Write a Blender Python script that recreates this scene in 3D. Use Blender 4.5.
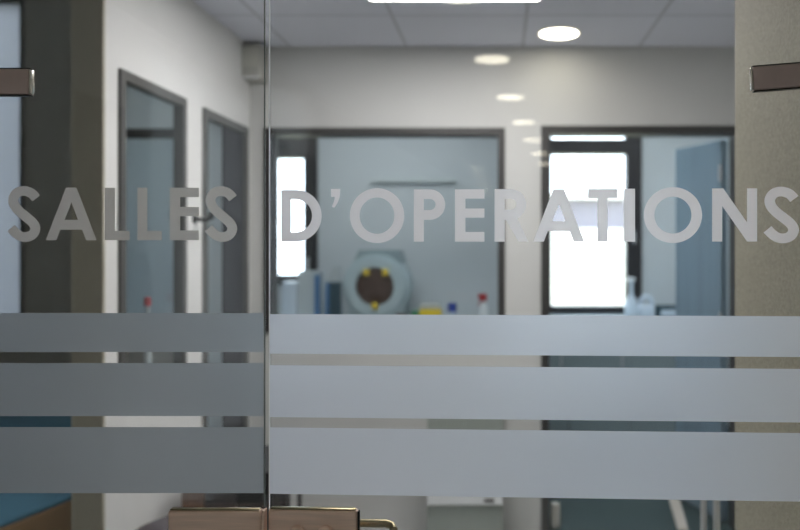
import bpy, bmesh, math, random
from mathutils import Vector, Matrix, Euler

random.seed(7)
for o in list(bpy.data.objects):
    bpy.data.objects.remove(o)
S = bpy.context.scene
COL = S.collection

# ------------------------------------------------------------------ camera, sky, exposure
cam_d = bpy.data.cameras.new('camera')
cam_d.sensor_width = 36.0
cam_d.lens = 764 * 36 / 800
cam_d.shift_x = -100 / 800
cam_d.shift_y = -19 / 800
cam_d.clip_start = 0.02
cam_d.dof.use_dof = True
cam_d.dof.focus_distance = 1.2
cam_d.dof.aperture_fstop = 2.8
cam = bpy.data.objects.new('camera', cam_d)
COL.objects.link(cam)
cam.location = (0, 0, 1.5)
cam.rotation_euler = (math.pi / 2, 0, 0)
S.camera = cam

W = bpy.data.worlds.new('sky')
S.world = W
W.use_nodes = True
W.node_tree.nodes['Background'].inputs[0].default_value = (0.80, 0.91, 1.0, 1)
W.node_tree.nodes['Background'].inputs[1].default_value = 5.5

S.view_settings.view_transform = 'Standard'
S.view_settings.look = 'None'
S.view_settings.gamma = 1.0
S.view_settings.exposure = 0.35
S.view_settings.use_curve_mapping = False
S.cycles.max_bounces = 14
S.cycles.transparent_max_bounces = 24
S.cycles.transmission_bounces = 12
S.cycles.sample_clamp_indirect = 6.0

DOWNLIGHT = 10.0
PANEL = 20.0
BACK_FILL = 7.0  # strength of the fill lamps added to the back rooms

# ------------------------------------------------------------------ materials
def newmat(name):
    m = bpy.data.materials.new(name)
    m.use_nodes = True
    nt = m.node_tree
    nt.nodes.clear()
    return m, nt, nt.nodes.new('ShaderNodeOutputMaterial')

def srgb(r, g, b):
    f = lambda c: (c / 255) / 12.92 if c / 255 <= 0.04045 else ((c / 255 + 0.055) / 1.055) ** 2.4
    return (f(r), f(g), f(b), 1)

def pbr(name, col, rough=0.5, metal=0.0, noise=0.0, scale=40.0, bump=0.0, stretch=None, coat=0.0, spec=0.5):
    m, nt, out = newmat(name)
    p = nt.nodes.new('ShaderNodeBsdfPrincipled')
    p.inputs['Roughness'].default_value = rough
    p.inputs['Metallic'].default_value = metal
    p.inputs['Coat Weight'].default_value = coat
    p.inputs['Specular IOR Level'].default_value = spec
    p.inputs['Base Color'].default_value = col
    if noise or bump:
        tc = nt.nodes.new('ShaderNodeTexCoord')
        mp = nt.nodes.new('ShaderNodeMapping')
        if stretch:
            mp.inputs['Scale'].default_value = stretch
        nz = nt.nodes.new('ShaderNodeTexNoise')
        nz.inputs['Scale'].default_value = scale
        nz.inputs['Detail'].default_value = 5
        nt.links.new(tc.outputs['Object'], mp.inputs[0])
        nt.links.new(mp.outputs[0], nz.inputs['Vector'])
        if noise:
            r = nt.nodes.new('ShaderNodeValToRGB')
            r.color_ramp.elements[0].position = 0.3
            r.color_ramp.elements[1].position = 0.7
            r.color_ramp.elements[0].color = tuple(c * (1 - noise) for c in col[:3]) + (1,)
            r.color_ramp.elements[1].color = tuple(min(1, c * (1 + noise)) for c in col[:3]) + (1,)
            nt.links.new(nz.outputs['Fac'], r.inputs[0])
            nt.links.new(r.outputs[0], p.inputs['Base Color'])
        if bump:
            b = nt.nodes.new('ShaderNodeBump')
            b.inputs['Strength'].default_value = bump
            b.inputs['Distance'].default_value = 0.002
            nt.links.new(nz.outputs['Fac'], b.inputs['Height'])
            nt.links.new(b.outputs[0], p.inputs['Normal'])
    nt.links.new(p.outputs[0], out.inputs[0])
    return m

def emit(name, col, strength):
    m, nt, out = newmat(name)
    e = nt.nodes.new('ShaderNodeEmission')
    e.inputs[0].default_value = col
    e.inputs[1].default_value = strength
    nt.links.new(e.outputs[0], out.inputs[0])
    return m

def clear_glass(name, tint=(0.98, 0.98, 0.985, 1), ior=1.5):
    m, nt, out = newmat(name)
    g = nt.nodes.new('ShaderNodeNewGeometry')
    io = nt.nodes.new('ShaderNodeMix')
    io.data_type = 'FLOAT'
    io.inputs[2].default_value = ior
    io.inputs[3].default_value = 1 / ior
    nt.links.new(g.outputs['Backfacing'], io.inputs[0])
    fr = nt.nodes.new('ShaderNodeFresnel')
    nt.links.new(io.outputs[0], fr.inputs['IOR'])
    t = nt.nodes.new('ShaderNodeBsdfTransparent')
    t.inputs[0].default_value = tint
    gl = nt.nodes.new('ShaderNodeBsdfGlossy')
    gl.inputs['Roughness'].default_value = 0.0
    mx = nt.nodes.new('ShaderNodeMixShader')
    nt.links.new(fr.outputs[0], mx.inputs[0])
    nt.links.new(t.outputs[0], mx.inputs[1])
    nt.links.new(gl.outputs[0], mx.inputs[2])
    nt.links.new(mx.outputs[0], out.inputs[0])
    return m

def frosted(name, front, through, forward, fac_through=0.5, fac_forward=0.4, rough=0.7):
    """etched film: part of the light scatters back, part through"""
    m, nt, out = newmat(name)
    d = nt.nodes.new('ShaderNodeBsdfDiffuse')
    d.inputs[0].default_value = front
    t = nt.nodes.new('ShaderNodeBsdfTranslucent')
    t.inputs[0].default_value = through
    r = nt.nodes.new('ShaderNodeBsdfRefraction')
    r.inputs[0].default_value = forward
    r.inputs['Roughness'].default_value = rough
    r.inputs['IOR'].default_value = 1.3
    a = nt.nodes.new('ShaderNodeMixShader')
    b = nt.nodes.new('ShaderNodeMixShader')
    a.inputs[0].default_value = fac_through
    b.inputs[0].default_value = fac_forward
    nt.links.new(d.outputs[0], a.inputs[1])
    nt.links.new(t.outputs[0], a.inputs[2])
    nt.links.new(a.outputs[0], b.inputs[1])
    nt.links.new(r.outputs[0], b.inputs[2])
    nt.links.new(b.outputs[0], out.inputs[0])
    return m

def tile_ceiling(name, col, line, size=0.61, ox=0.0, oy=0.0):
    m, nt, out = newmat(name)
    tc = nt.nodes.new('ShaderNodeTexCoord')
    mp = nt.nodes.new('ShaderNodeMapping')
    mp.inputs['Location'].default_value = (ox, oy, 0)
    br = nt.nodes.new('ShaderNodeTexBrick')
    br.offset = 0.0
    br.inputs['Color1'].default_value = col
    br.inputs['Color2'].default_value = tuple(c * 0.97 for c in col[:3]) + (1,)
    br.inputs['Mortar'].default_value = line
    br.inputs['Scale'].default_value = 1.0
    br.inputs['Brick Width'].default_value = size
    br.inputs['Row Height'].default_value = size
    br.inputs['Mortar Size'].default_value = 0.009
    p = nt.nodes.new('ShaderNodeBsdfPrincipled')
    p.inputs['Roughness'].default_value = 0.85
    nt.links.new(tc.outputs['Object'], mp.inputs[0])
    nt.links.new(mp.outputs[0], br.inputs['Vector'])
    nt.links.new(br.outputs['Color'], p.inputs['Base Color'])
    nt.links.new(p.outputs[0], out.inputs[0])
    return m

M = {}
M['white_wall'] = pbr('white_wall_paint', srgb(219, 219, 217), 0.7, noise=0.015, scale=6)
M['far_wall'] = pbr('pale_wall_paint', srgb(198, 199, 197), 0.7, noise=0.015, scale=5)
M['blue_wall'] = pbr('pale_blue_wall_paint', srgb(200, 207, 211), 0.6, noise=0.02, scale=5)
M['olive_wall'] = pbr('olive_grey_textured_wall', srgb(166, 161, 142), 0.75, noise=0.20, scale=170, bump=0.5)
M['dark_olive'] = pbr('dark_olive_grey_paint', srgb(172, 168, 152), 0.75, noise=0.06, scale=120, bump=0.2)
M['umber_wall'] = pbr('umber_grey_wall', srgb(166, 164, 154), 0.8, noise=0.05, scale=9)
M['ceiling'] = tile_ceiling('ceiling_tile', srgb(228, 231, 242), srgb(194, 197, 206), 0.61, -0.56, -0.30)
M['plain_ceiling'] = pbr('white_ceiling', srgb(215, 215, 213), 0.85, noise=0.01)
M['grey_floor'] = pbr('grey_vinyl_floor', srgb(204, 205, 205), 0.45, noise=0.06, scale=60)
M['teal_floor'] = pbr('dark_teal_vinyl_floor', srgb(46, 66, 68), 0.8, noise=0.06, scale=60)
M['dark_frame'] = pbr('anthracite_aluminium', srgb(54, 53, 53), 0.5, noise=0.04, scale=60)
M['black_frame'] = pbr('black_window_frame', srgb(30, 29, 34), 0.5, noise=0.05, scale=60)
M['grey_frame'] = pbr('grey_door_frame', srgb(86, 86, 84), 0.5, noise=0.04, scale=60)
M['navy'] = pbr('dark_navy_door', srgb(38, 37, 44), 0.5, noise=0.05, scale=20)
M['glass'] = clear_glass('door_glass')
M['pane'] = clear_glass('window_glass', (0.97, 0.98, 0.98, 1), 1.35)
M['glass_edge'] = pbr('polished_glass_edge', srgb(92, 100, 98), 0.12, noise=0.03)
M['glass_edge_bright'] = frosted('bright_glass_edge', srgb(250, 252, 253), srgb(250, 252, 254), srgb(250, 252, 254), 0.9, 0.3, 1.0)
M['frost_left'] = frosted('frosted_film_dimmed', srgb(150, 156, 160), srgb(168, 176, 182), srgb(196, 203, 210), 0.75, 0.5, 1.0)  # same film as the right leaf, its dimmer light put into the colour
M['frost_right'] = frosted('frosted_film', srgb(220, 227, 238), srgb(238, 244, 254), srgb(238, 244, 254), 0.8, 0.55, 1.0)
M['letter_left'] = frosted('letter_film_dimmed', srgb(186, 183, 178), srgb(206, 203, 199), srgb(220, 217, 213), 0.75, 0.45, 1.0)  # letter film darkened in colour to imitate the weaker light on the left
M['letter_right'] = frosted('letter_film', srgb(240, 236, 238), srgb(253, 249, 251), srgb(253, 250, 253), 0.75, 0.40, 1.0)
M['milk_glass'] = frosted('frosted_window_glass', srgb(160, 162, 162), srgb(182, 184, 190), srgb(110, 110, 110), 0.6, 0.05)
M['curtain_glass'] = frosted('obscured_corridor_glass', srgb(170, 172, 172), srgb(198, 198, 196), srgb(170, 170, 170), 0.6, 0.05)
M['milk_dim'] = frosted('frosted_interior_glass', srgb(186, 196, 200), srgb(232, 240, 244), srgb(230, 238, 242), 0.6, 0.3)
M['bronze'] = pbr('brushed_copper_bronze', srgb(236, 206, 188), 0.45, metal=0.3, noise=0.10, scale=14, stretch=(1, 1, 14))
M['dark_bronze'] = pbr('dark_bronze', srgb(188, 169, 165), 0.5, metal=0.2, noise=0.06, scale=30)
M['chrome'] = pbr('polished_steel', srgb(205, 200, 190), 0.16, metal=1.0, noise=0.03)
M['brass'] = pbr('antique_brass', srgb(140, 130, 100), 0.3, metal=1.0, noise=0.04)
M['dark_metal'] = pbr('dark_metal', srgb(45, 43, 42), 0.35, metal=0.7, noise=0.04)
M['steel'] = pbr('satin_steel', srgb(214, 216, 218), 0.35, metal=0.6, noise=0.04, scale=30)
M['blue_steel'] = pbr('satin_blue_grey_panel', srgb(138, 160, 176), 0.28, metal=0.5, noise=0.10, scale=3, stretch=(9, 9, 0.3))
M['lamp_rim'] = pbr('white_lamp_rim', srgb(225, 225, 220), 0.4, noise=0.01)
M['lamp'] = emit('downlight_diffuser', (1.0, 0.93, 0.74, 1), DOWNLIGHT)
M['lamp_panel'] = emit('panel_diffuser', (1.0, 0.98, 0.96, 1), PANEL)
M['teal_pad'] = pbr('teal_blue_vinyl', srgb(92, 140, 164), 0.8, spec=0.1, noise=0.04, scale=25)
M['wood'] = pbr('tan_beech_wood', srgb(168, 136, 100), 0.5, noise=0.14, scale=9, stretch=(1, 14, 14))
M['brown_wood'] = pbr('brown_wood', srgb(118, 88, 70), 0.5, noise=0.14, scale=9, stretch=(12, 12, 1))
M['black'] = pbr('black_laminate', srgb(26, 25, 26), 0.5, noise=0.05)
M['charcoal'] = pbr('charcoal_laminate', srgb(66, 62, 64), 0.55, noise=0.05)
M['mauve'] = pbr('dark_mauve_vinyl', srgb(78, 68, 72), 0.7, spec=0.2, noise=0.05)
M['white_plastic'] = pbr('white_plastic', srgb(228, 232, 234), 0.35, noise=0.01)
M['cream_plastic'] = pbr('cream_plastic', srgb(190, 190, 180), 0.45, noise=0.02)
M['speaker_box'] = pbr('dull_white_plastic', srgb(176, 175, 168), 0.5, noise=0.02)
M['green_grey'] = pbr('grey_green_laminate', srgb(148, 156, 150), 0.5, noise=0.03)
M['rail_grey'] = pbr('pale_rail_grey', srgb(204, 212, 212), 0.5, noise=0.03)
M['teal_grey'] = pbr('teal_grey_laminate', srgb(150, 166, 172), 0.45, noise=0.03)
M['counter'] = pbr('pale_worktop', srgb(186, 200, 208), 0.4, noise=0.03)
M['machine'] = pbr('pale_blue_grey_enamel', srgb(182, 200, 206), 0.35, noise=0.04)
M['machine_dark'] = pbr('grey_blue_enamel', srgb(138, 156, 162), 0.4, noise=0.04)
M['maroon'] = pbr('dark_brown_door', srgb(78, 58, 52), 0.3, noise=0.12, scale=8)
M['yellow'] = pbr('yellow_plastic', srgb(226, 196, 40), 0.4, noise=0.03)
M['green'] = pbr('green_plastic', srgb(70, 150, 110), 0.4, noise=0.03)
M['blue'] = pbr('blue_plastic', srgb(40, 66, 150), 0.4, noise=0.03)
M['sky_blue'] = pbr('mid_blue_plastic', srgb(70, 120, 170), 0.4, noise=0.03)
M['red'] = pbr('red_plastic', srgb(176, 40, 44), 0.4, noise=0.03)
M['grey_card'] = pbr('grey_card', srgb(186, 196, 200), 0.6, noise=0.04)
M['dark_teal'] = pbr('dark_teal_plastic', srgb(36, 70, 84), 0.45, noise=0.04)
M['milky'] = pbr('milky_blue_plastic', srgb(200, 214, 228), 0.35, noise=0.02)
M['facade'] = pbr('lilac_grey_render', srgb(118, 115, 127), 0.9, noise=0.04, scale=2)
M['facade_band'] = pbr('pale_white_render', srgb(214, 212, 212), 0.9, noise=0.03, scale=2)
M['paving'] = pbr('pale_yellow_paving', srgb(210, 204, 160), 0.9, noise=0.08, scale=3)
M['trim_pale'] = pbr('pale_trim', srgb(196, 188, 178), 0.5, noise=0.03)

# ------------------------------------------------------------------ mesh builder
def pxy(px, y):               # lateral metre of a photo column at depth y
    return (px - 500) / 764 * y
def pz(py, y):
    return 1.5 - (py - 246) / 764 * y

class B:
    def __init__(s):
        s.bm = bmesh.new()
    def box(s, x0, x1, y0, y1, z0, z1, bevel=0.0, seg=2):
        r = bmesh.ops.create_cube(s.bm, size=1.0)
        vs = r['verts']
        for v in vs:
            v.co = Vector(((x0 + x1) / 2 + v.co.x * abs(x1 - x0), (y0 + y1) / 2 + v.co.y * abs(y1 - y0),
                           (z0 + z1) / 2 + v.co.z * abs(z1 - z0)))
        if bevel:
            es = list({e for v in vs for e in v.link_edges})
            bmesh.ops.bevel(s.bm, geom=es, offset=bevel, segments=seg, affect='EDGES', profile=0.5)
        return s
    def lathe(s, c, prof, n=32, axis='Z'):
        """prof: list of (radius, height) from bottom to top"""
        rings = []
        for r, h in prof:
            ring = []
            for k in range(n):
                a = 2 * math.pi * k / n
                p = Vector((r * math.cos(a), r * math.sin(a), h))
                if axis == 'Y':
                    p = Vector((p.x, -p.z, p.y))
                if axis == 'X':
                    p = Vector((p.z, p.x, p.y))
                ring.append(s.bm.verts.new(Vector(c) + p))
            rings.append(ring)
        for a, b in zip(rings, rings[1:]):
            for k in range(n):
                s.bm.faces.new((a[k], a[(k + 1) % n], b[(k + 1) % n], b[k]))
        s.bm.faces.new(list(reversed(rings[0])))
        s.bm.faces.new(rings[-1])
        return s
    def tube(s, pts, r, n=14):
        pts = [Vector(p) for p in pts]
        rings = []
        prev = None
        for i, p in enumerate(pts):
            t = (pts[min(i + 1, len(pts) - 1)] - pts[max(i - 1, 0)]).normalized()
            if prev is None:
                ref = Vector((0, 0, 1)) if abs(t.z) < 0.9 else Vector((1, 0, 0))
                u = t.cross(ref).normalized()
            else:
                u = (prev - t * prev.dot(t)).normalized()
            prev = u
            v = t.cross(u)
            rr = r[i] if isinstance(r, (list, tuple)) else r
            rings.append([s.bm.verts.new(p + (u * math.cos(2 * math.pi * k / n) + v * math.sin(2 * math.pi * k / n)) * rr)
                          for k in range(n)])
        for a, b in zip(rings, rings[1:]):
            for k in range(n):
                s.bm.faces.new((a[k], a[(k + 1) % n], b[(k + 1) % n], b[k]))
        s.bm.faces.new(list(reversed(rings[0])))
        s.bm.faces.new(rings[-1])
        return s
    def quad(s, pts):
        s.bm.faces.new([s.bm.verts.new(p) for p in pts])
        return s
    def prism(s, outline, y0, y1):
        """outline: (x, z) points, extruded along y"""
        a = [s.bm.verts.new((x, y0, z)) for x, z in outline]
        b = [s.bm.verts.new((x, y1, z)) for x, z in outline]
        n = len(a)
        s.bm.faces.new(a)
        s.bm.faces.new(list(reversed(b)))
        for k in range(n):
            s.bm.faces.new((a[k], b[k], b[(k + 1) % n], a[(k + 1) % n]))
        return s
    def build(s, name, m, parent=None, mtx=None, smooth=False, solid=True):
        if mtx is not None:
            s.bm.transform(mtx)
        if solid:
            bmesh.ops.recalc_face_normals(s.bm, faces=s.bm.faces[:])
        me = bpy.data.meshes.new(name)
        if parent is None:
            xs = [v.co for v in s.bm.verts]
            base = Vector(((min(v.x for v in xs) + max(v.x for v in xs)) / 2,
                           (min(v.y for v in xs) + max(v.y for v in xs)) / 2, min(v.z for v in xs)))
            s.bm.transform(Matrix.Translation(-base))
        else:
            s.bm.transform(MW[parent.name].inverted())
        s.bm.to_mesh(me)
        s.bm.free()
        me.materials.append(m)
        if smooth:
            for p in me.polygons:
                p.use_smooth = True
            try:
                me.set_sharp_from_angle(angle=math.radians(40))
            except Exception:
                pass
        o = bpy.data.objects.new(name, me)
        COL.objects.link(o)
        if parent is None:
            o.location = base
            MW[o.name] = Matrix.Translation(base)
        else:
            o.parent = parent
            MW[o.name] = MW[parent.name].copy()
        return o
MW = {}

def thing(name, label, cat, loc, rotz=0.0, group=None):
    o = bpy.data.objects.new(name, None)
    o.empty_display_size = 0.1
    COL.objects.link(o)
    o.location = loc
    o.rotation_euler = (0, 0, rotz)
    MW[o.name] = Matrix.Translation(Vector(loc)) @ Matrix.Rotation(rotz, 4, 'Z')
    o['label'] = label
    o['category'] = cat
    if group:
        o['group'] = group
    return o

def tag(o, label, cat, group=None):
    o['label'] = label
    o['category'] = cat
    if group:
        o['group'] = group
    return o

def struct(o, label=None, cat=None):
    o['kind'] = 'structure'
    if label:
        o['label'] = label
    if cat:
        o['category'] = cat
    return o

def dup(root, loc, label, group=None):
    r = root.copy()
    COL.objects.link(r)
    r.location = loc
    r['label'] = label
    if group:
        r['group'] = group
    for ch in list(root.children):
        c = ch.copy()
        COL.objects.link(c)
        c.parent = r
        for g in list(ch.children):
            d = g.copy()
            COL.objects.link(d)
            d.parent = c
    return r

def wall_x(b, x0, x1, y0, y1, z0, z1, holes):
    """a wall running along x with rectangular holes (hx0,hx1,hz0,hz1)"""
    xs = sorted({x0, x1} | {h[0] for h in holes} | {h[1] for h in holes})
    for a, c in zip(xs, xs[1:]):
        cuts = sorted([(h[2], h[3]) for h in holes if h[0] < (a + c) / 2 < h[1]])
        z = z0
        for lo, hi in cuts:
            if lo > z:
                b.box(a, c, y0, y1, z, lo)
            z = hi
        if z < z1:
            b.box(a, c, y0, y1, z, z1)
    return b
def wall_y(b, x0, x1, y0, y1, z0, z1, holes):
    ys = sorted({y0, y1} | {h[0] for h in holes} | {h[1] for h in holes})
    for a, c in zip(ys, ys[1:]):
        cuts = sorted([(h[2], h[3]) for h in holes if h[0] < (a + c) / 2 < h[1]])
        z = z0
        for lo, hi in cuts:
            if lo > z:
                b.box(x0, x1, a, c, z, lo)
            z = hi
        if z < z1:
            b.box(x0, x1, a, c, z, z1)
    return b
def frame_x(b, x0, x1, z0, z1, y0, y1, t, bottom=True):
    b.box(x0, x0 + t, y0, y1, z0, z1)
    b.box(x1 - t, x1, y0, y1, z0, z1)
    b.box(x0 + t, x1 - t, y0, y1, z1 - t, z1)
    if bottom:
        b.box(x0 + t, x1 - t, y0, y1, z0, z0 + t)
    return b
def frame_y(b, y0, y1, z0, z1, x0, x1, t, bottom=True):
    b.box(x0, x1, y0, y0 + t, z0, z1)
    b.box(x0, x1, y1 - t, y1, z0, z1)
    b.box(x0, x1, y0 + t, y1 - t, z1 - t, z1)
    if bottom:
        b.box(x0, x1, y0 + t, y1 - t, z0, z0 + t)
    return b

# ------------------------------------------------------------------ the shell
CE = 2.545
FAR = 4.0
GX = -0.3653                                   # gap edge of the wide leaf
TH = math.radians(2.6)                        # the wide leaf stands slightly ajar

struct(B().box(-4.3, 2.0, -9.0, 4.0, -0.1, 0).box(-4.3, -1.41, 4.0, 4.65, -0.1, 0).build('floor', M['grey_floor']))
struct(B().box(-1.41, 2.0, 4.0, 4.65, -0.1, 0).box(-4.3, 2.0, 4.65, 6.7, -0.1, 0).build('floor_back', M['teal_floor']))
struct(B().box(-1.41, 1.75, 1.10, FAR, CE, CE + 0.1).build('ceiling', M['ceiling']))
struct(B().box(-4.3, -1.41, 1.10, 4.7, 3.0, 3.1).build('ceiling_side', M['plain_ceiling']))
struct(B().box(-1.41, 2.0, 4.1, 4.7, 2.8, 2.9).box(-2.7, 2.0, 4.7, 6.7, 2.8, 2.9).build('ceiling_back', M['plain_ceiling']))
struct(B().box(-1.7, 1.0, -9.0, 1.10, 2.5, 2.6).build('ceiling_corridor', M['plain_ceiling']))

# left wall with a window and a door, ending in a free end facing the glass
LW = (-1.41, -1.31)
WY0, WY1 = 2.62, 3.17
DY0, DY1 = 3.36, 3.95
wz0, wz1 = 0.98, 2.11
struct(wall_y(B(), LW[0], LW[1], 2.535, FAR, 0, CE, [(WY0, 3.31, wz0, wz1), (DY0, DY1, 0, 2.11)]).box(-1.322, LW[1], WY1, 3.31, wz0, wz1).build('wall_left', M['white_wall']))
struct(B().box(LW[0] - 0.004, LW[1], 2.52, 2.535, 0, CE).build('trim_1', M['dark_olive']))
struct(B().box(LW[0], LW[1], 1.10, 2.52, CE, 3.0).build('wall_bulkhead', M['white_wall']))
struct(B().box(LW[0], LW[1], 2.52, FAR, CE, 3.0).build('wall_bulkhead_left', M['white_wall']))

# far wall
F2 = (-1.232, 0.026, 1.045, 2.118)             # interior window
FD = (0.2147, 1.275, 0.0, 2.128)               # doorway
struct(wall_x(B(), -1.41, 1.75, FAR, FAR + 0.1, 0, 2.8, [F2, FD]).build('wall_far', M['far_wall']))
struct(B().box(1.65, 1.75, 1.886, FAR, 0, CE).build('wall_right', M['white_wall']))
# the olive pier behind the right hinge
struct(B().box(0.58, 1.75, 1.10, 1.886, 0, CE).build('wall_near_right', M['olive_wall']))
struct(B().box(-1.75, -0.86, 1.185, 1.235, 0, 3.0).build('wall_jamb_left', M['white_wall']))
struct(B().box(-4.3, -1.75, 1.185, 1.285, 0, 3.0).build('wall_side_front', M['white_wall']))
struct(B().box(-0.86, 0.58, 1.15, 1.26, 2.25, CE).build('wall_over_doors', M['white_wall']))

# side room
SA = (-3.75, -2.866, 0.964, 2.99)
SB = (-2.40, -1.70, 0.95, 2.92)
struct(wall_x(B(), -4.3, -1.41, 4.6, 4.7, 0, 3.0, [SA, SB]).build('wall_side_back', M['umber_wall']))
struct(B().box(-4.3, -4.2, 1.185, 4.6, 0, 3.0).build('wall_side_left', M['white_wall']))

# back rooms
BL = (-1.90, -1.477, 1.19, 2.40)
BR = (0.40, 1.20, 0.93, 2.66)
struct(wall_x(B(), -2.65, 0.05, 6.2, 6.3, 0, 2.8, [BL]).build('wall_back_left', M['blue_wall']))
struct(wall_x(B(), 0.15, 1.9, 6.5, 6.6, 0, 2.8, [BR]).build('wall_back_right', M['blue_wall']))
struct(B().box(0.05, 0.15, 4.1, 6.6, 0, 2.8).build('wall_between', M['blue_wall']))
struct(B().box(-2.65, -2.55, 4.7, 6.2, 0, 2.8).build('wall_back_side', M['blue_wall']))
struct(B().box(1.9, 2.0, 4.1, 6.6, 0, 2.8).build('wall_back_end', M['blue_wall']))
struct(B().box(1.75, 2.0, 3.95, 4.1, 0, 2.8).build('wall_back_corner', M['blue_wall']))

# corridor behind the camera, seen only as reflections in the glass
CX0, CX1 = -1.60, 0.86
struct(wall_y(B(), CX0 - 0.1, CX0, -9.0, 1.185, 0, 2.5, [(-0.93, -0.46, 0, 2.1), (-2.6, -1.09, 0.02, 2.48)]).build('wall_corridor_left', M['white_wall']))
struct(B().box(CX1, CX1 + 0.1, -9.0, 1.10, 0, 2.5).build('wall_corridor_right', M['white_wall']))
struct(B().box(CX0 - 0.1, CX1 + 0.1, -9.1, -9.0, 0, 2.5).build('wall_corridor_end', M['white_wall']))
struct(B().box(CX0 - 0.07, CX0 - 0.03, -0.93, -0.46, 0, 2.1).build('door_3', M['grey_frame']))
w7 = struct(frame_y(B(), -2.6, -1.09, 0.02, 2.48, CX0 - 0.08, CX0 - 0.02, 0.03).build('window_7', M['lamp_rim']))
B().box(CX0 - 0.054, CX0 - 0.048, -2.57, -1.12, 0.05, 2.45).build('pane', M['curtain_glass'], w7)

# outside
struct(B().box(-14, 18, 6.7, 40, -0.35, -0.30).build('ground', M['paving']))

# ------------------------------------------------------------------ windows and doors of the shell
def glazed_x(name, hole, y0, y1, t, fm, gm, gy, bottom=True):
    w = struct(frame_x(B(), hole[0], hole[1], hole[2], hole[3], y0, y1, t, bottom).build(name, fm))
    z0 = hole[2] + (t if bottom else 0.0)
    B().box(hole[0] + t, hole[1] - t, gy - 0.003, gy + 0.003, z0, hole[3] - t).build('pane', gm, w)
    return w

# window in the left wall
w1 = struct(frame_y(B(), WY0, WY1, wz0, wz1, LW[1] - 0.03, LW[1] + 0.012, 0.035).build('window_1', M['grey_frame']))
B().box(-1.325, -1.319, WY0 + 0.035, WY1 - 0.035, wz0 + 0.035, wz1 - 0.035).build('pane', M['pane'], w1)
# interior window in the far wall
glazed_x('window_2', F2, FAR - 0.012, FAR + 0.112, 0.037, M['dark_frame'], M['pane'], FAR + 0.05)
# doorway in the far wall with its opened leaf
d1 = struct(frame_x(B(), FD[0], FD[1], FD[2], FD[3], FAR - 0.012, FAR + 0.112, 0.042, False).build('door_1', M['dark_frame']))
HX, HY = 1.216, 4.14
ang = math.atan2(4.55 - HY, 1.055 - HX)
mt = Matrix.Translation((HX, HY, 0)) @ Matrix.Rotation(ang, 4, 'Z')
leaf = struct(B().box(0, 0.43, -0.02, 0.02, 0.012, 2.075, 0.003).build('door_leaf', M['blue_steel'], d1, mt))
B().tube([(0.40, -0.02, 1.02), (0.40, -0.06, 1.02), (0.30, -0.065, 1.02)], 0.008).build('door_handle', M['steel'], leaf, mt, True)
for hz in (0.25, 1.05, 1.85):
    B().lathe((0.0, 0.028, hz), [(0.008, 0), (0.008, 0.09)], 12).build('hinge', M['steel'], leaf, mt, True)
# half glazed door in the left wall
d2 = struct(frame_y(B(), DY0, DY1, 0, 2.11, LW[0] - 0.012, LW[1] + 0.012, 0.04, False).build('door_2', M['grey_frame']))
B().box(-1.350, -1.316, 3.64, DY1 - 0.04, 0.01, 2.07).build('door_panel', M['navy'], d2)
B().box(-1.350, -1.316, 3.40, 3.64, 0.01, 0.12).build('kick_rail', M['navy'], d2)
B().box(-1.332, -1.324, 3.40, 3.64, 0.12, 2.07).build('pane', M['milk_dim'], d2)
# side room windows
glazed_x('window_3', SA, 4.59, 4.71, 0.02, M['grey_frame'], M['milk_glass'], 4.65)
w4 = glazed_x('window_4', SB, 4.585, 4.71, 0.04, M['dark_frame'], M['milk_dim'], 4.65)
B().box(SB[0] + 0.041, SB[1] - 0.041, 4.59, 4.645, 2.15, 2.204).build('transom', M['dark_frame'], w4)
# outer windows of the back rooms
w5 = struct(B().box(BL[0], -1.826, 6.16, 6.3, BL[2], BL[3]).box(-1.583, BL[1], 6.16, 6.3, BL[2], BL[3])
            .box(-1.826, -1.583, 6.16, 6.3, BL[2], 1.265).box(-1.826, -1.583, 6.16, 6.3, 2.214, BL[3]).build('window_5', M['black_frame']))
B().box(-1.826, -1.583, 6.225, 6.231, 1.265, 2.214).build('pane', M['pane'], w5)
B().tube([(-1.54, 6.16, 1.40), (-1.54, 6.125, 1.40), (-1.54, 6.12, 1.30)], 0.009).build('window_handle', M['steel'], w5, None, True)
w6 = struct(B().box(BR[0], 0.434, 6.46, 6.6, BR[2], BR[3]).box(1.072, BR[1], 6.46, 6.6, BR[2], BR[3])
            .box(0.434, 1.072, 6.46, 6.6, BR[2], 0.99).box(0.434, 1.072, 6.46, 6.6, 2.283, 2.405)
            .box(0.434, 1.072, 6.46, 6.6, 2.60, BR[3]).build('window_6', M['black_frame']))
B().box(0.434, 1.072, 6.525, 6.531, 0.99, 2.283).build('pane', M['pane'], w6)
B().box(0.434, 1.072, 6.525, 6.531, 2.405, 2.60).build('pane', M['pane'], w6)
B().tube([(1.13, 6.46, 1.62), (1.13, 6.425, 1.62), (1.13, 6.42, 1.52)], 0.009).build('window_handle', M['steel'], w6, None, True)
# pale skirting seen by the opened door
struct(B().box(1.30, 1.9, 6.44, 6.5, 0, 0.10).build('baseboard_back', M['trim_pale']))

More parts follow.
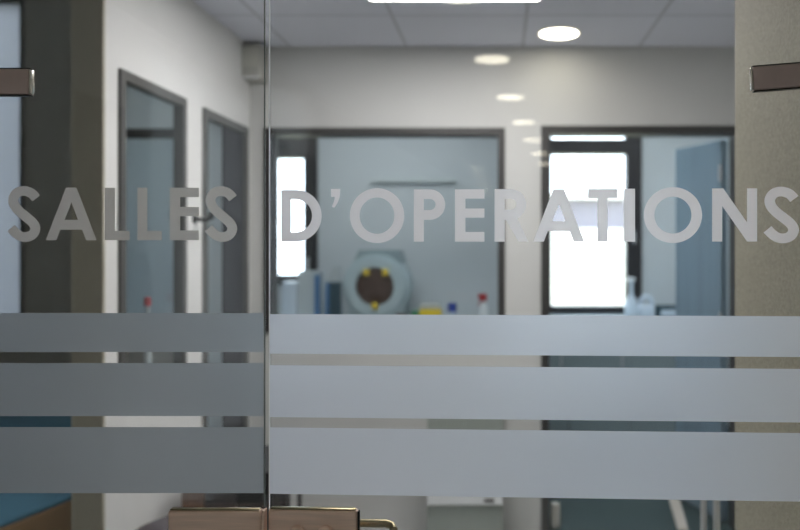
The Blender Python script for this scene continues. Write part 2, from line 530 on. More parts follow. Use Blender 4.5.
# ------------------------------------------------------------------ glass doors with the lettering
def cr(pts, n=7):
    """smooth curve through points"""
    out = []
    P = [Vector(p) for p in pts]
    for i in range(len(P) - 1):
        a, b, c, d = P[max(i - 1, 0)], P[i], P[i + 1], P[min(i + 2, len(P) - 1)]
        for k in range(n):
            t = k / n
            out.append(0.5 * ((2 * b) + (c - a) * t + (2 * a - 5 * b + 4 * c - d) * t * t + (3 * b - a - 3 * c + d) * t ** 3))
    out.append(P[-1])
    return out
def arc(cx, cy, rx, ry, a0, a1, n=24):
    return [(cx + rx * math.cos(math.radians(a0 + (a1 - a0) * k / n)), cy + ry * math.sin(math.radians(a0 + (a1 - a0) * k / n)))
            for k in range(n + 1)]
def stroke(pts, w):
    c = cr([(x, y, 0) for x, y in pts])
    L, R = [], []
    for i, p in enumerate(c):
        t = (c[min(i + 1, len(c) - 1)] - c[max(i - 1, 0)]).normalized()
        nrm = Vector((-t.y, t.x, 0))
        L.append((p + nrm * w / 2)[:2])
        R.append((p - nrm * w / 2)[:2])
    return L + R[::-1]

def glyph(ch):
    """loops in units of a 300 high capital; returns loops, width, height"""
    if ch == 'A':
        return [[(0, 0), (115, 300), (175, 300), (290, 0), (231, 0), (207, 60), (83, 60), (60, 0)], [(107, 116), (147, 217), (183, 116)]], 290
    if ch == 'L':
        return [[(0, 0), (142, 0), (142, 53), (58, 53), (58, 300), (0, 300)]], 142
    if ch == 'E':
        return [[(0, 0), (167, 0), (167, 56), (60, 56), (60, 137), (167, 137), (167, 190), (60, 190), (60, 246), (167, 246), (167, 300), (0, 300)]], 167
    if ch == 'D':
        return [[(0, 0)] + arc(85, 150, 149, 150, -90, 90, 40) + [(0, 300)],
                [(57, 55)] + arc(82, 150, 96, 95, -90, 90, 32) + [(57, 245)]], 234
    if ch == 'O':
        return [arc(158, 150, 158, 158, 0, 354, 59), arc(158, 150, 100, 104, 0, 354, 59)], 316
    if ch == 'P':
        return [[(0, 0), (58, 0), (58, 125)] + arc(92, 212.5, 88, 87.5, -90, 90, 28) + [(0, 300)],
                [(58, 182)] + arc(93, 213, 31, 31, -90, 90, 20) + [(58, 244)]], 180
    if ch == 'R':
        return [[(0, 0), (58, 0), (58, 125), (65, 125), (137, 0), (193, 0)] + [(131, 134)] + arc(94, 213, 87, 87, -58, 90, 26) + [(0, 300)],
                [(58, 183)] + arc(93, 213.5, 31, 30.5, -90, 90, 20) + [(58, 244)]], 193
    if ch == 'T':
        return [[(55, 0), (113, 0), (113, 247), (168, 247), (168, 300), (0, 300), (0, 247), (55, 247)]], 168
    if ch == 'I':
        return [[(0, 0), (62, 0), (62, 300), (0, 300)]], 62
    if ch == 'N':
        return [[(0, 0), (58, 0), (58, 200), (200, 0), (257, 0), (257, 300), (199, 300), (199, 110), (64, 300), (0, 300)]], 257
    if ch == "'":
        return [[(4, 305), (55, 305), (52, 258), (41, 226), (22, 195), (9, 202), (20, 232), (25, 258), (5, 258)]], 55
    if ch == 'S':
        path = [(166, 239), (140, 268), (100, 281), (62, 271), (41, 238), (46, 202), (72, 167), (110, 134), (147, 100), (162, 68), (150, 36),
                (122, 20), (86, 21), (56, 39), (28, 69)]
        return [stroke(path, 55)], 190
    raise ValueError(ch)

def letter(ch, u0, u1, base, cap, m, parent, mtx, y):
    loops, w = glyph(ch)
    xs = [p[0] for l in loops for p in l]
    lo, hi = min(xs), max(xs)
    cu = bpy.data.curves.new('outline', 'CURVE')
    cu.dimensions = '2D'
    cu.fill_mode = 'BOTH'
    for l in loops:
        sp = cu.splines.new('POLY')
        sp.points.add(len(l) - 1)
        for q, (x, z) in zip(sp.points, l):
            q.co = (u0 + (x - lo) / (hi - lo) * (u1 - u0), base + z / 300 * cap, 0, 1)
        sp.use_cyclic_u = True
    to = bpy.data.objects.new('outline', cu)
    COL.objects.link(to)
    dg = bpy.context.evaluated_depsgraph_get()
    me = bpy.data.meshes.new_from_object(to.evaluated_get(dg))
    b = B()
    b.bm.from_mesh(me)
    bpy.data.objects.remove(to)
    bpy.data.curves.remove(cu)
    bpy.data.meshes.remove(me)
    for v in b.bm.verts:
        v.co = Vector((v.co.x, y, v.co.y))
    for f in b.bm.faces:
        f.normal_update()
        if f.normal.y > 0:
            f.normal_flip()
    return b.build('letter', m, parent, mtx, solid=False)

GT = 0.010                                    # glass thickness
FY = -0.0006                                  # film just in front of the glass

def hinge_clamp(parent, mtx, x0, x1, z0, z1, tilt, endx):
    """two cover plates gripping the glass, with a bright end cap"""
    c = Matrix.Translation(((x0 + x1) / 2, 0, (z0 + z1) / 2))
    t = mtx @ c @ Matrix.Rotation(tilt, 4, 'Y') @ c.inverted()
    h = B().box(x0, x1, -0.013, -0.0012, z0, z1, 0.0025, 3).box(x0 + 0.02, x1 - 0.022, GT + 0.0012, GT + 0.009, z0 + 0.004, z1 - 0.006, 0.0025, 3).build('hinge_clamp', M['dark_bronze'], parent, t, True)
    s = -1 if endx == x0 else 1
    B().box(endx + s * 0.0004, endx + s * 0.0032, -0.0128, -0.0014, z0 + 0.001, z1 - 0.001, 0.001).build('end_cap', M['chrome'], h, t, True)
    B().box(x0, x1, -0.0118, -0.0012, z1 + 0.0002, z1 + 0.0016).box(x0, x1, -0.0118, -0.0012, z0 - 0.0020, z0 - 0.0004).build('edge_strip', M['dark_metal'], h, t)
    return h

# ---- narrow leaf on the left
gl = thing('glass_door', 'narrow clear glass door leaf lettered SALLES with three frosted bands', 'glass door', (-0.83, 1.2, 0.0))
ml = Matrix.Translation((-0.371, 1.2, 0))
B().box(-0.455, 0.0, 0, GT, 0.01, 2.24).build('glass_pane', M['glass'], gl, ml)
B().box(0.0002, 0.0010, 0.0, GT * 0.5, 0.011, 2.239).build('polished_edge', M['glass_edge'], gl, ml)
for a, b_ in ((313, 352), (363, 416), (427, 493)):
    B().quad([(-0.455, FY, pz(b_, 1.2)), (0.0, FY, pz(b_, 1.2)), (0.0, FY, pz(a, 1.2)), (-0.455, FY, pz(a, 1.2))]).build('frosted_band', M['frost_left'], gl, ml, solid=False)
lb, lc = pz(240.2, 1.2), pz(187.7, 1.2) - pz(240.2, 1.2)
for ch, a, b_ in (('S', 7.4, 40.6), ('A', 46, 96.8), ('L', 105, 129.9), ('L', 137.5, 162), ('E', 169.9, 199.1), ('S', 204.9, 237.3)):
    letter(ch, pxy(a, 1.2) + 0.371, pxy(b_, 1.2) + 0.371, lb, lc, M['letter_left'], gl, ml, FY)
hinge_clamp(gl, ml, -0.50, pxy(28.5, 1.188) + 0.371, pz(94.5, 1.19), pz(69, 1.19), 0.0, pxy(28.5, 1.188) + 0.371)

# ---- wide leaf on the right, slightly ajar
mr = Matrix.Translation((GX, 1.2135, 0)) @ Matrix.Rotation(-TH, 4, 'Z')
def pu(px, off=0.0):
    k = (px - 500) / 764
    c, s = math.cos(TH), math.sin(TH)
    x0, y0 = GX + off * s, 1.2135 + off * c
    return (k * y0 - x0) / (c + k * s)
UR = 0.925
hp = mr @ Vector((UR, 0, 0))
gr = thing('glass_door', "wide clear glass door leaf lettered D'OPERATIONS with three frosted bands, slightly ajar", 'glass door', (hp.x, hp.y, 0.0), -TH)
B().box(0, UR, 0, GT, 0.01, 2.24).build('glass_pane', M['glass'], gr, mr)
B().box(-0.0020, -0.0002, 0.0, GT * 0.2, 0.011, 2.239).build('polished_edge', M['glass_edge_bright'], gr, mr)
for a, b_ in ((314, 353.6), (365.0, 417), (427.2, 493.6)):
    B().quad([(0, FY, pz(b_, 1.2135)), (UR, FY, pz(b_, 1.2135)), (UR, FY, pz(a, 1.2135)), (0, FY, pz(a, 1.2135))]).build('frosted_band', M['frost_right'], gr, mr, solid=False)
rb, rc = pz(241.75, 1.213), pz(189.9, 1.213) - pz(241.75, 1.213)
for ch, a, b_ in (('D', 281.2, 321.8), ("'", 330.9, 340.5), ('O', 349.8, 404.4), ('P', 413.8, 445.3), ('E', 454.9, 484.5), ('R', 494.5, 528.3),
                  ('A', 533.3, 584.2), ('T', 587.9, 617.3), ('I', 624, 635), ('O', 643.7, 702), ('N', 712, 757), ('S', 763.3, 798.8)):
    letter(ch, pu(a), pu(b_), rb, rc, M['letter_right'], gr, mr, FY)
hinge_clamp(gr, mr, pu(751), 0.935, pz(86.8, 1.172), pz(63.3, 1.172), -math.radians(4.0), pu(751))

# ---- lock cases at the meeting edges, each carried by its leaf
def lock(parent, mtx, x0, x1, ztop, m):
    z0 = ztop - 0.085
    lk = B().box(x0, x1, -0.014, -0.0012, z0, ztop, 0.004, 4).box(x0, x1 - 0.006, GT + 0.0012, GT + 0.012, z0, ztop - 0.008, 0.003, 4).build('lock_case', m, parent, mtx, True)
    B().box(x0 + 0.003, x1 - 0.003, -0.0130, -0.003, ztop + 0.0003, ztop + 0.0024, 0.001).build('top_strip', M['brass'], lk, mtx, True)
    return lk
lz = pz(511, 1.186)
lkl = lock(gl, ml, pxy(167.5, 1.186) + 0.371, -0.0005, lz, M['bronze'])
B().box(0.0003, 0.0040, -0.012, 0.004, lz - 0.085, lz - 0.001).build('latch_plate', M['bronze'], lkl, ml)
lzr = pz(509.5, 1.20)
lkr = lock(gr, mr, 0.0015, pu(357, -0.014), lzr, M['bronze'])
B().box(pu(357, -0.014) + 0.0004, pu(357, -0.014) + 0.0026, -0.013, -0.003, lzr - 0.084, lzr - 0.001, 0.001).build('end_cap', M['dark_metal'], lkr, mr, True)
for px in (297, 326):
    B().lathe((pu(px, -0.014), -0.0142, pz(534.5, 1.19)), [(0.0125, 0.0), (0.0125, 0.007), (0.011, 0.009), (0.004, 0.0095)], 28, 'Y').build('cylinder_boss', M['bronze'], lkr, mr, True)
hx = pu(335, 0.03)
hz_ = pz(527.5, 1.25)
hl = B().tube([(hx, GT + 0.02, hz_), (hx, GT + 0.045, hz_)] + [(hx + 0.012 + 0.004 * k, GT + 0.052, hz_) for k in range(0, 1)] +
              [(pu(370, 0.06), GT + 0.052, hz_), (pu(386, 0.06), GT + 0.052, hz_), (pu(392, 0.06), GT + 0.049, hz_ - 0.002), (pu(395, 0.06), GT + 0.040, hz_ - 0.006)],
              [0.0066] * 6 + [0.0066], 18).build('lever_handle', M['brass'], gr, mr, True)
hl['label'] = 'brass lever handle behind the glass'

# ------------------------------------------------------------------ lamps
PN = Vector((-math.sin(TH), -math.cos(TH)))
P0 = Vector((GX, 1.2135))
def mirror(v):
    v = Vector(v)
    return v - 2 * (v - P0).dot(PN) * PN

def downlight(label, x, y, zc, group=None):
    t = thing('downlight', label, 'ceiling light', (x, y, zc), 0, group)
    B().lathe((x, y, zc), [(0.095, -0.006), (0.108, -0.006), (0.108, 0.0), (0.095, 0.0)], 36).build('trim_ring', M['lamp_rim'], t, None, True)
    B().lathe((x, y, zc), [(0.094, -0.0075), (0.094, -0.0062)], 36).build('diffuser', M['lamp'], t)
    return t
yd = 764 * 1.038 / 212
downlight('round white downlight glowing in the tiled ceiling beyond the glass', pxy(559, yd), yd, CE)
names = ['first round corridor downlight, above the photographer', 'round corridor downlight whose reflection is cut by the top frame edge',
         'round corridor downlight mirrored largest in the glass', 'round corridor downlight mirrored second in the receding row',
         'round corridor downlight mirrored third in the receding row', 'round corridor downlight mirrored fourth in the receding row',
         'round corridor downlight mirrored fifth, just above the letters', 'round corridor downlight farthest back in the mirrored row']
proto = None
for k in range(8):
    dv = 4.064 + 1.035 * (k - 2)
    px = 586 - 94 * (764 / dv) / 188
    q = mirror((pxy(px, dv), dv))
    if proto is None:
        proto = downlight(names[k], q.x, q.y, 2.5, 'corridor downlights mirrored in the glass')
    else:
        dup(proto, (q.x, q.y, 2.5), names[k])

PY0, PY1 = 2.64, 3.23
PX0, PX1 = pxy(370.5, PY1), pxy(538.5, PY1)
cp = thing('ceiling_panel_light', 'square glowing panel light in the tiled ceiling at the top edge', 'ceiling light', ((PX0 + PX1) / 2, (PY0 + PY1) / 2, CE))
frame_b = B()
frame_b.box(PX0 - 0.01, PX0, PY0 - 0.01, PY1 + 0.01, CE - 0.008, CE).box(PX1, PX1 + 0.01, PY0 - 0.01, PY1 + 0.01, CE - 0.008, CE)
frame_b.box(PX0, PX1, PY0 - 0.01, PY0, CE - 0.008, CE).box(PX0, PX1, PY1, PY1 + 0.01, CE - 0.008, CE)
frame_b.build('frame', M['lamp_rim'], cp)
B().box(PX0 + 0.0005, PX1 - 0.0005, PY0 + 0.0005, PY1 - 0.0005, CE - 0.006, CE - 0.002).build('diffuser', M['lamp_panel'], cp)
M['back_fill'] = emit('back_fill_diffuser', (0.93, 0.98, 1.0, 1), BACK_FILL)
def fill_panel(label, x, y, zc, w, d):  # added lamp out of view, only there to brighten a back room
    t = thing('ceiling_panel_light', label, 'ceiling light', (x, y, zc))
    f = B()
    f.box(x - w / 2 - 0.015, x - w / 2, y - d / 2, y + d / 2, zc - 0.012, zc).box(x + w / 2, x + w / 2 + 0.015, y - d / 2, y + d / 2, zc - 0.012, zc)
    f.box(x - w / 2 - 0.015, x + w / 2 + 0.015, y - d / 2 - 0.015, y - d / 2, zc - 0.012, zc).box(x - w / 2 - 0.015, x + w / 2 + 0.015, y + d / 2, y + d / 2 + 0.015, zc - 0.012, zc)
    f.build('frame', M['lamp_rim'], t)
    B().box(x - w / 2 + 0.001, x + w / 2 - 0.001, y - d / 2 + 0.001, y + d / 2 - 0.001, zc - 0.010, zc - 0.004).build('diffuser', M['back_fill'], t)
fill_panel('added cool fill panel, unseen, lighting the room behind the interior window', -0.9, 5.1, 2.8, 1.2, 0.6)
fill_panel('added cool fill panel, unseen, lighting the room beyond the doorway', 1.0, 5.2, 2.8, 1.2, 0.6)

# ------------------------------------------------------------------ main room
sx0, sx1 = pxy(240, 3.9), pxy(262, 3.9)
sp = thing('wall_speaker', 'small pale wall box high in the far left corner', 'wall speaker', ((sx0 + sx1) / 2, 3.99, pz(80, 3.9)))
B().box(sx0, sx1, 3.88, 3.998, pz(79, 3.9), pz(44, 3.9), 0.012, 3).build('housing', M['speaker_box'], sp, None, True)
B().box(sx0 + 0.012, sx1 - 0.012, 3.874, 3.8795, pz(68, 3.9), pz(49, 3.9), 0.002).build('grille', M['cream_plastic'], sp)
B().box(sx0 + 0.004, sx1 - 0.004, 3.872, 3.8795, pz(79, 3.9), pz(77.5, 3.9)).build('lower_lip', M['white_plastic'], sp)

hkx, hky, hkz = -1.31, 3.27, pz(219, 3.27)
hk = thing('lever_hook', 'dark curved lever on the white wall between window and door', 'wall hook', (hkx, hky, hkz))
B().lathe((hkx, hky, hkz), [(0.020, 0.0), (0.020, 0.006), (0.012, 0.012)], 20, 'X').build('rosette', M['dark_metal'], hk, None, True)
B().tube([(hkx + 0.005, hky, hkz), (hkx + 0.035, hky, hkz - 0.003), (hkx + 0.060, hky, hkz - 0.002), (hkx + 0.074, hky, hkz + 0.008), (hkx + 0.079, hky, hkz + 0.032)],
         [0.009, 0.009, 0.010, 0.012, 0.013]).build('lever', M['dark_metal'], hk, None, True)

# low black desk with a wooden side by the left wall
dt = thing('desk', 'low black desk with a brown wooden side beside the left wall', 'desk', (-1.0, 3.1, 0))
y0 = 2.9
B().box(-1.215, pxy(290, y0), y0, 3.30, 0.60, 0.64, 0.004).build('desk_top', M['black'], dt)
B().box(-1.212, pxy(203, y0), y0 + 0.01, 3.29, 0, 0.598).build('side_panel', M['brown_wood'], dt)
ped = B().box(pxy(203, y0) + 0.001, pxy(262, y0), y0 + 0.02, 3.29, 0.0, 0.598).build('pedestal', M['black'], dt)
B().box(pxy(204, y0), pxy(235, y0), y0 + 0.008, y0 + 0.0195, 0.06, 0.56).build('door', M['charcoal'], ped)
B().box(pxy(262, y0) + 0.001, pxy(282, y0), y0 + 0.03, y0 + 0.25, 0.545, 0.598).build('drawer', M['black'], dt)
for xx, yy in ((pxy(283.5, y0), y0 + 0.02), (pxy(274, y0), 3.27)):
    B().lathe((xx, yy, 0), [(0.010, 0), (0.010, 0.599)], 12).build('leg', M['charcoal'], dt)

# round stool in front
st = thing('stool', 'round stool with a domed dark mauve seat near the door lock', 'stool', (-0.985, 2.42, 0))
c = (-0.985, 2.42, 0)
B().lathe(c, [(0.10, 0.525), (0.185, 0.53), (0.20, 0.55), (0.195, 0.575), (0.17, 0.60), (0.12, 0.622), (0.06, 0.632), (0.01, 0.634)], 40).build('seat', M['mauve'], st, None, True)
B().lathe(c, [(0.022, 0.10), (0.022, 0.3), (0.03, 0.31), (0.03, 0.523)], 20).build('column', M['steel'], st, None, True)
for k in range(5):
    a = math.radians(20 + 72 * k)
    lg = B().tube([(c[0], c[1], 0.12), (c[0] + 0.13 * math.cos(a), c[1] + 0.13 * math.sin(a), 0.10), (c[0] + 0.20 * math.cos(a), c[1] + 0.20 * math.sin(a), 0.062)], [0.018, 0.014, 0.012]).build('leg', M['steel'], st, None, True)
    B().lathe((c[0] + 0.20 * math.cos(a), c[1] + 0.20 * math.sin(a) - 0.01, 0.0265), [(0.026, -0.011), (0.026, 0.011)], 18, 'Y').build('caster', M['black'], lg, None, True)

# low cabinet with a white drawer under the interior window
y0 = 3.6
cx0, cx1 = pxy(427, y0), pxy(503, y0)
cb = thing('cabinet', 'low grey green cabinet with a white drawer against the far wall', 'cabinet', ((cx0 + cx1) / 2, 3.8, 0))
B().box(cx0, cx1, y0 + 0.02, 3.985, 0.05, 0.73).build('body', M['green_grey'], cb)
xm = pxy(465, y0)
for a, b_ in ((cx0 + 0.003, xm - 0.0015), (xm + 0.0015, cx1 - 0.003)):
    dd = B().box(a, b_, y0, y0 + 0.0195, 0.345, 0.722, 0.002).build('door', M['green_grey'], cb)
    kx = b_ - 0.02 if b_ < xm else a + 0.02
    B().lathe((kx, y0 - 0.0005, 0.55), [(0.008, 0), (0.008, 0.012), (0.006, 0.016)], 14, 'Y').build('knob', M['steel'], dd, None, True)
dr = B().box(cx0 + 0.002, cx1 - 0.002, y0 - 0.012, y0 + 0.0195, pz(505, y0 - 0.01), pz(490, y0), 0.003).build('drawer', M['white_plastic'], cb)
dr['label'] = 'white drawer front'
B().box(pxy(484, y0), pxy(494, y0), y0 - 0.022, y0 - 0.0125, pz(500.5, y0), pz(498, y0), 0.001).build('drawer_pull', M['charcoal'], dr)
B().box(cx0 + 0.004, cx1 - 0.004, y0 + 0.004, y0 + 0.0195, 0.055, pz(505.8, y0), 0.002).build('lower_panel', M['green_grey'], cb)
for xx in (cx0 + 0.03, cx1 - 0.03):
    for yy in (y0 + 0.05, 3.95):
        B().lathe((xx, yy, 0), [(0.018, 0), (0.014, 0.049)], 12).build('foot', M['black'], cb)

# things on the floor of the doorway
tb_ = B()
tb_.quad([(0.935, 4.02, 0.0), (0.990, 4.02, 0.0), (1.075, 4.62, 0.0), (1.010, 4.62, 0.0)])
ex = bmesh.ops.extrude_face_region(tb_.bm, geom=tb_.bm.faces[:])
for v in [g for g in ex['geom'] if isinstance(g, bmesh.types.BMVert)]:
    v.co.z += 0.012
struct(tb_.build('trim_2', M['trim_pale']))
ds = tag(B().box(0.272, 0.318, 4.05, 4.10, 0.001, 0.130, 0.008, 3).build('doorstop', M['speaker_box']), 'small white block on the floor at the left foot of the doorway', 'doorstop')

# steel trolley behind the olive pier
A1 = (pxy(716.5, 2.1), 2.1); A2 = (pxy(703.5, 2.45), 2.45)
dx, dy = A2[0] - A1[0], A2[1] - A1[1]
ln = math.hypot(dx, dy)
nx, ny = dy / ln * 0.62, -dx / ln * 0.62
tr = thing('trolley', 'steel tube trolley half hidden behind the olive wall', 'trolley', (A1[0] + (dx + nx) / 2, A1[1] + (dy + ny) / 2, 0))
corners = [A1, A2, (A1[0] + nx, A1[1] + ny), (A2[0] + nx, A2[1] + ny)]
for x, y in corners:
    lg = B().lathe((x, y, 0.06), [(0.0095, 0), (0.0095, 0.80)], 16).build('leg', M['steel'], tr, None, True)
    B().lathe((x, y - 0.012, 0.030), [(0.030, -0.01), (0.030, 0.01)], 20, 'Y').build('caster', M['black'], lg, None, True)
for z in (0.20, 0.86):
    b = B()
    b.quad([(corners[0][0], corners[0][1], z), (corners[2][0], corners[2][1], z), (corners[3][0], corners[3][1], z), (corners[1][0], corners[1][1], z)])
    ex = bmesh.ops.extrude_face_region(b.bm, geom=b.bm.faces[:])
    for v in [g for g in ex['geom'] if isinstance(g, bmesh.types.BMVert)]:
        v.co.z += 0.015
    b.build('tray', M['steel'], tr)

# treatment bed in the side room
ax, ay = -2.00, 2.50
bd_rot = math.atan2(0.966, 0.26) - math.pi / 2
bm_ = Matrix.Translation((ax, ay, 0)) @ Matrix.Rotation(bd_rot, 4, 'Z')      # local: x<0 across, y along
bc = bm_ @ Vector((-0.325, 0.92, 0))
bed = thing('treatment_bed', 'teal padded treatment bed with a wooden rail in the side room', 'bed', (bc.x, bc.y, 0), bd_rot)
B().box(-0.65, -0.004, 0, 1.80, 0.425, 0.452, 0.012, 4).build('mattress', M['teal_pad'], bed, bm_, True)
hm = bm_ @ Matrix.Translation((0, 0.80, 0.456)) @ Matrix.Rotation(math.radians(44), 4, 'X')
hr = B().box(-0.65, -0.03, 0.0, 0.52, 0.004, 0.06, 0.018, 4).build('headrest', M['teal_pad'], bed, hm, True)
B().box(-0.655, 0.0, -0.02, 1.82, 0.29, 0.424, 0.006).build('bed_frame', M['wood'], bed, bm_)
for x, y in ((-0.62, 0.03), (-0.04, 0.03), (-0.62, 1.76), (-0.04, 1.76)):
    B().box(x - 0.03, x + 0.03, y - 0.03, y + 0.03, 0, 0.289).build('leg', M['charcoal'], bed, bm_)

# ------------------------------------------------------------------ back room behind the interior window
CT = 0.92
def counter(name, label, x0, x1, y0, y1):
    o = B().box(x0, x1, y0, y1, CT - 0.04, CT, 0.004).build(name, M['counter'])
    return tag(o, label, 'worktop')
counter('worktop', 'pale worktop under the wall of the room behind the interior window', -2.54, 0.045, 5.58, 6.155)
def base_unit(x0, x1, y0, y1, label, m, group):
    t = thing('base_cabinet', label, 'cabinet', ((x0 + x1) / 2, (y0 + y1) / 2, 0), 0, group)
    B().box(x0 + 0.001, x1 - 0.001, y0 + 0.03, y1, 0.07, CT - 0.042).build('body', m, t)
    B().box(x0 + 0.001, x1 - 0.001, y0 + 0.06, y1, 0, 0.069).build('plinth', M['charcoal'], t)
    d = B().box(x0 + 0.003, x1 - 0.003, y0 + 0.01, y0 + 0.029, 0.072, CT - 0.05, 0.002).build('door', m, t)
    B().box(x1 - 0.06, x1 - 0.05, y0 - 0.004, y0 + 0.009, 0.62, 0.76).build('handle', M['steel'], d)
    return t
for x0, x1, lab in ((-2.54, -1.70, 'base cabinet under the bright window behind the interior window'), (-1.70, -0.83, 'base cabinet under the round drum machine'),
                    (-0.83, 0.045, 'base cabinet under the red topped spray bottle')):
    base_unit(x0, x1, 5.60, 6.15, lab, M['teal_grey'], 'base cabinets behind the interior window')

D = 5.80
# the round machine
mx, mz, mr_ = pxy(375, 5.66), pz(286.5, 5.66), 0.243
mc = thing('drum_machine', 'rounded pale grey blue machine with a round brown porthole', 'machine', (mx, 5.86, CT))
prof = arc(mx, mz, mr_, mr_, -35, 215, 44)
B().prism(prof + [(mx - 0.20, CT + 0.003), (mx + 0.20, CT + 0.003)], 5.68, 6.05).build('body', M['machine'], mc, None, True)
B().prism([(mx - 0.17, mz + 0.17), (mx + 0.19, mz + 0.17), (mx + 0.16, mz + 0.27), (mx - 0.13, mz + 0.27)], 5.70, 6.04).build('top_housing', M['machine_dark'], mc)
rg = B()
n = 40
for k in range(n):
    pass
def ring_y(b, c, r0, r1, y0, y1, n=40):
    vs = []
    for r, y in ((r0, y0), (r1, y0), (r1, y1), (r0, y1)):
        vs.append([b.bm.verts.new((c[0] + r * math.cos(2 * math.pi * k / n), y, c[1] + r * math.sin(2 * math.pi * k / n))) for k in range(n)])
    for i in range(4):
        A_, B_ = vs[i], vs[(i + 1) % 4]
        for k in range(n):
            b.bm.faces.new((A_[k], A_[(k + 1) % n], B_[(k + 1) % n], B_[k]))
    return b
ring_y(B(), (mx, mz), 0.143, 0.215, 5.645, 5.679).build('porthole_ring', M['machine'], mc, None, True)
po = B().lathe((mx, 5.678, mz), [(0.141, 0.0), (0.141, 0.012), (0.10, 0.022), (0.02, 0.026)], 40, 'Y').build('porthole', M['maroon'], mc, None, True)
po['label'] = 'dark brown round porthole'
for px, py in ((366, 272.5), (385, 272.5), (374.5, 306)):
    lt = B().box(pxy(px, 5.63) - 0.022, pxy(px, 5.63) + 0.022, 5.628, 5.6445, pz(py, 5.63) - 0.024, pz(py, 5.63) + 0.024, 0.005).build('latch', M['yellow'], mc)
    lt['label'] = 'yellow latch'

# boxes and bottles on the worktop
def carton(label, x0, x1, y, top, m, band=None):
    t = thing('carton', label, 'box', ((x0 + x1) / 2, y + 0.08, CT))
    B().box(x0, x1, y, y + 0.16, CT + 0.001, top, 0.003).build('body', m, t)
    if band:
        B().box(x1 - 0.035, x1 + 0.0005, y - 0.002, y + 0.05, CT + 0.03, top - 0.03).build('label_band', band, t)
    return t
carton('pale upright carton with a blue edge below the bright window', pxy(298, D), pxy(319, D), D, pz(271, D), M['grey_card'], M['sky_blue'])
pc = tag(B().box(pxy(281, D), pxy(296, D), 5.82, 5.95, CT + 0.001, pz(282, D), 0.01, 3).build('container', M['milky']),
         'milky rectangular container beside the pale carton', 'container')

def bottle(label, x, y, r, top, m, cap, name='bottle'):
    h = top - CT
    t = thing(name, label, 'bottle', (x, y, CT))
    B().lathe((x, y, CT + 0.001), [(r * 0.94, 0), (r, 0.008), (r, h * 0.62), (r * 0.86, h * 0.72), (r * 0.36, h * 0.80), (r * 0.36, h * 0.86)], 24).build('body', m, t, None, True)
    B().lathe((x, y, CT + 0.002), [(r * 0.46, h * 0.86), (r * 0.46, h * 0.98), (r * 0.3, h)], 18).build('cap', cap, t, None, True)
    return t
tk = thing('storage_box', 'blue and grey stacked supply box left of the round machine', 'box', (pxy(333, 5.6), 5.63, CT))
B().box(pxy(325, 5.59), pxy(329, 5.59), 5.59, 5.67, CT + 0.001, pz(281, D), 0.004).build('blue_side', M['sky_blue'], tk)
B().box(pxy(329, 5.59) + 0.0005, pxy(340, 5.59), 5.59, 5.67, CT + 0.001, pz(281, D), 0.004).build('grey_side', M['dark_teal'], tk)
B().prism([(pxy(326, 5.6), pz(280.7, D)), (pxy(340, 5.6), pz(280.7, D)), (pxy(339, 5.6), pz(266, D)), (pxy(333, 5.6), pz(266, D))], 5.595, 5.66).build('tray', M['grey_card'], tk)

yb = thing('wipes_tub', 'yellow low tub with a pale lid on the worktop', 'tub', (pxy(430, D), 5.82, CT))
B().box(pxy(419.5, D), pxy(441, D), 5.76, 5.90, CT + 0.001, pz(309, D), 0.008, 3).build('body', M['yellow'], yb, None, True)
B().box(pxy(421, D), pxy(439, D), 5.765, 5.895, pz(309, D) + 0.0005, pz(304.5, D), 0.008, 3).build('lid', M['cream_plastic'], yb, None, True)
tag(B().box(pxy(411, D), pxy(418.5, D), 5.78, 5.88, CT + 0.001, pz(311, D), 0.008, 3).build('carton', M['green']), 'small green carton left of the yellow tub', 'box')
tag(B().box(pxy(399, D), pxy(409, D), 5.59, 5.62, CT + 0.001, pz(311, D), 0.008, 3).build('carton', M['maroon']), 'dark low box at the foot of the round machine', 'box')
bb = bottle('small bottle with a wide blue cap right of the yellow tub', pxy(452, D), 5.83, 0.030, pz(309, D), M['milky'], M['blue'])
B().lathe((pxy(452, D), 5.83, pz(312, D)), [(0.034, 0.0), (0.034, 0.06), (0.030, 0.066)], 24).build('blue_cap', M['blue'], bb, None, True)
sx = pxy(484, D)
sb = thing('spray_bottle', 'white spray bottle with a red trigger head on the worktop', 'bottle', (sx, 5.83, CT))
B().lathe((sx, 5.83, CT + 0.001), [(0.030, 0), (0.033, 0.01), (0.033, 0.09), (0.026, 0.12), (0.012, 0.145), (0.012, 0.155)], 24).build('body', M['white_plastic'], sb, None, True)
tg = B()
tg.box(sx - 0.045, sx + 0.022, 5.815, 5.845, CT + 0.172, CT + 0.215, 0.006, 2)
tg.box(sx - 0.015, sx + 0.015, 5.816, 5.844, CT + 0.157, CT + 0.171, 0.003, 2)
tg.tube([(sx - 0.02, 5.83, CT + 0.172), (sx - 0.03, 5.83, CT + 0.15), (sx - 0.042, 5.83, CT + 0.125)], 0.006)
tg.build('trigger_head', M['red'], sb, None, True)
# rail on the back wall
rl = thing('wall_rail', 'thin grey rail on the pale blue wall above the machine', 'rail', (pxy(412, 6.16), 6.2, pz(181, 6.16)))
B().box(pxy(370, 6.16), pxy(455, 6.16), 6.15, 6.165, pz(181.5, 6.15), pz(178.5, 6.15), 0.004).build('bar', M['rail_grey'], rl)
for px in (385, 440):
    B().box(pxy(px, 6.16) - 0.012, pxy(px, 6.16) + 0.012, 6.1655, 6.1995, pz(182, 6.15), pz(179, 6.15)).build('bracket', M['grey_card'], rl)

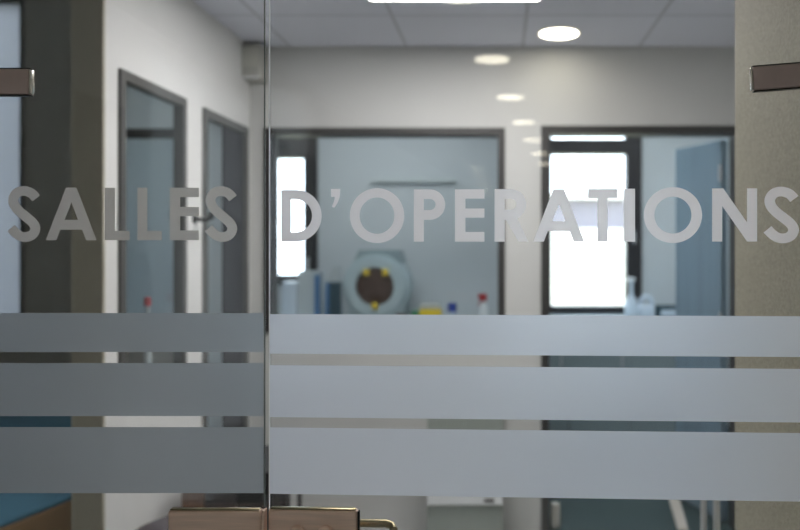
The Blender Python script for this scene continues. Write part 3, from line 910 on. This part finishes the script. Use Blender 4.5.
# small red topped vial on the sill of the left wall window
vx, vy = -1.375, 2.98
rv = thing('vial', 'small pale vial with a red cap on the left window sill', 'bottle', (vx, vy, wz0 + 0.035))
sill = wz0 + 0.035
B().lathe((vx, vy, sill + 0.001), [(0.012, 0), (0.014, 0.01), (0.014, 0.20), (0.008, 0.22), (0.008, 0.25)], 18).build('body', M['grey_card'], rv, None, True)
B().lathe((vx, vy, sill + 0.2515), [(0.014, 0), (0.014, 0.03), (0.010, 0.035)], 18).build('cap', M['red'], rv, None, True)

# ------------------------------------------------------------------ back room behind the doorway
counter('worktop', 'pale worktop under the bright window beyond the doorway', 0.155, 1.50, 5.53, 6.455)
for x0, x1, lab in ((0.155, 0.50, 'narrow base cabinet at the left of the row beyond the doorway'), (0.50, 0.945, 'middle base cabinet in the row beyond the doorway'),
                    (0.945, 1.50, 'wide base cabinet at the right of the row beyond the doorway')):
    base_unit(x0, x1, 5.55, 6.45, lab, M['teal_grey'], 'base cabinets beyond the doorway')
D2 = 6.15
px_ = pxy(631.5, D2)
pb = thing('pump_bottle', 'milky pump bottle with a tall nozzle below the bright window', 'bottle', (px_, D2, CT))
hh = pz(277.5, D2) - CT
B().lathe((px_, D2, CT + 0.001), [(0.052, 0), (0.056, 0.01), (0.056, 0.10), (0.040, 0.145), (0.020, 0.175), (0.018, 0.19)], 28).build('body', M['milky'], pb, None, True)
B().tube([(px_, D2, CT + 0.1915), (px_, D2, CT + hh - 0.03)], 0.014).build('stem', M['milky'], pb, None, True)
B().lathe((px_, D2, CT + hh - 0.029), [(0.022, 0), (0.032, 0.006), (0.032, 0.024), (0.022, 0.029)], 20).tube([(px_, D2, CT + hh - 0.014), (px_ - 0.03, D2 - 0.03, CT + hh - 0.014), (px_ - 0.035, D2 - 0.04, CT + hh - 0.03)], 0.007).build('pump_head', M['white_plastic'], pb, None, True)
jx0, jx1 = pxy(638.5, D2), pxy(655, D2)
jg = thing('jug', 'milky plastic jug with a loop handle right of the pump bottle', 'jug', ((jx0 + jx1) / 2, 6.2, CT))
B().box(jx0, jx1, 6.12, 6.24, CT + 0.001, pz(306, D2), 0.02, 4).build('body', M['milky'], jg, None, True)
jz = pz(306, D2)
B().tube([(jx0 + 0.02, 6.18, jz - 0.004), (jx0 + 0.022, 6.18, jz + 0.05), (jx0 + 0.05, 6.18, jz + 0.078), (jx1 - 0.04, 6.18, jz + 0.072), (jx1 - 0.018, 6.18, jz + 0.04), (jx1 - 0.016, 6.18, jz - 0.004)], 0.013).build('handle', M['milky'], jg, None, True)
tb = thing('tray_box', 'dark teal open box with white contents right of the jug', 'box', (pxy(667, D2), 6.18, CT))
tx0, tx1 = pxy(656, D2), pxy(679, D2)
bxb = B().box(tx0, tx1, 6.10, 6.28, CT + 0.001, CT + 0.012).box(tx0, tx1, 6.10, 6.108, CT + 0.0125, CT + 0.095).box(tx0, tx1, 6.272, 6.28, CT + 0.0125, CT + 0.095)
bxb.box(tx0, tx0 + 0.008, 6.1085, 6.2715, CT + 0.0125, CT + 0.095).box(tx1 - 0.008, tx1, 6.1085, 6.2715, CT + 0.0125, CT + 0.095)
bxb.build('body', M['dark_teal'], tb)
B().box(tx0 + 0.03, tx1 - 0.03, 6.097, 6.0995, CT + 0.02, CT + 0.07).build('front_label', M['milky'], tb)

# ------------------------------------------------------------------ outside
bl = thing('building', 'pale low building outside the bright window beyond the doorway', 'building', (3.2, 24.5, -0.3))
B().box(-3.0, 12.0, 22, 27, -0.3, 2.0).build('lower_wall', M['facade_band'], bl)
B().box(-3.0, 12.0, 22.1, 27, 2.001, 2.85).build('upper_wall', M['facade'], bl)
B().box(-3.2, 12.2, 21.8, 27.2, 2.851, 3.0).build('roof_edge', M['facade_band'], bl)
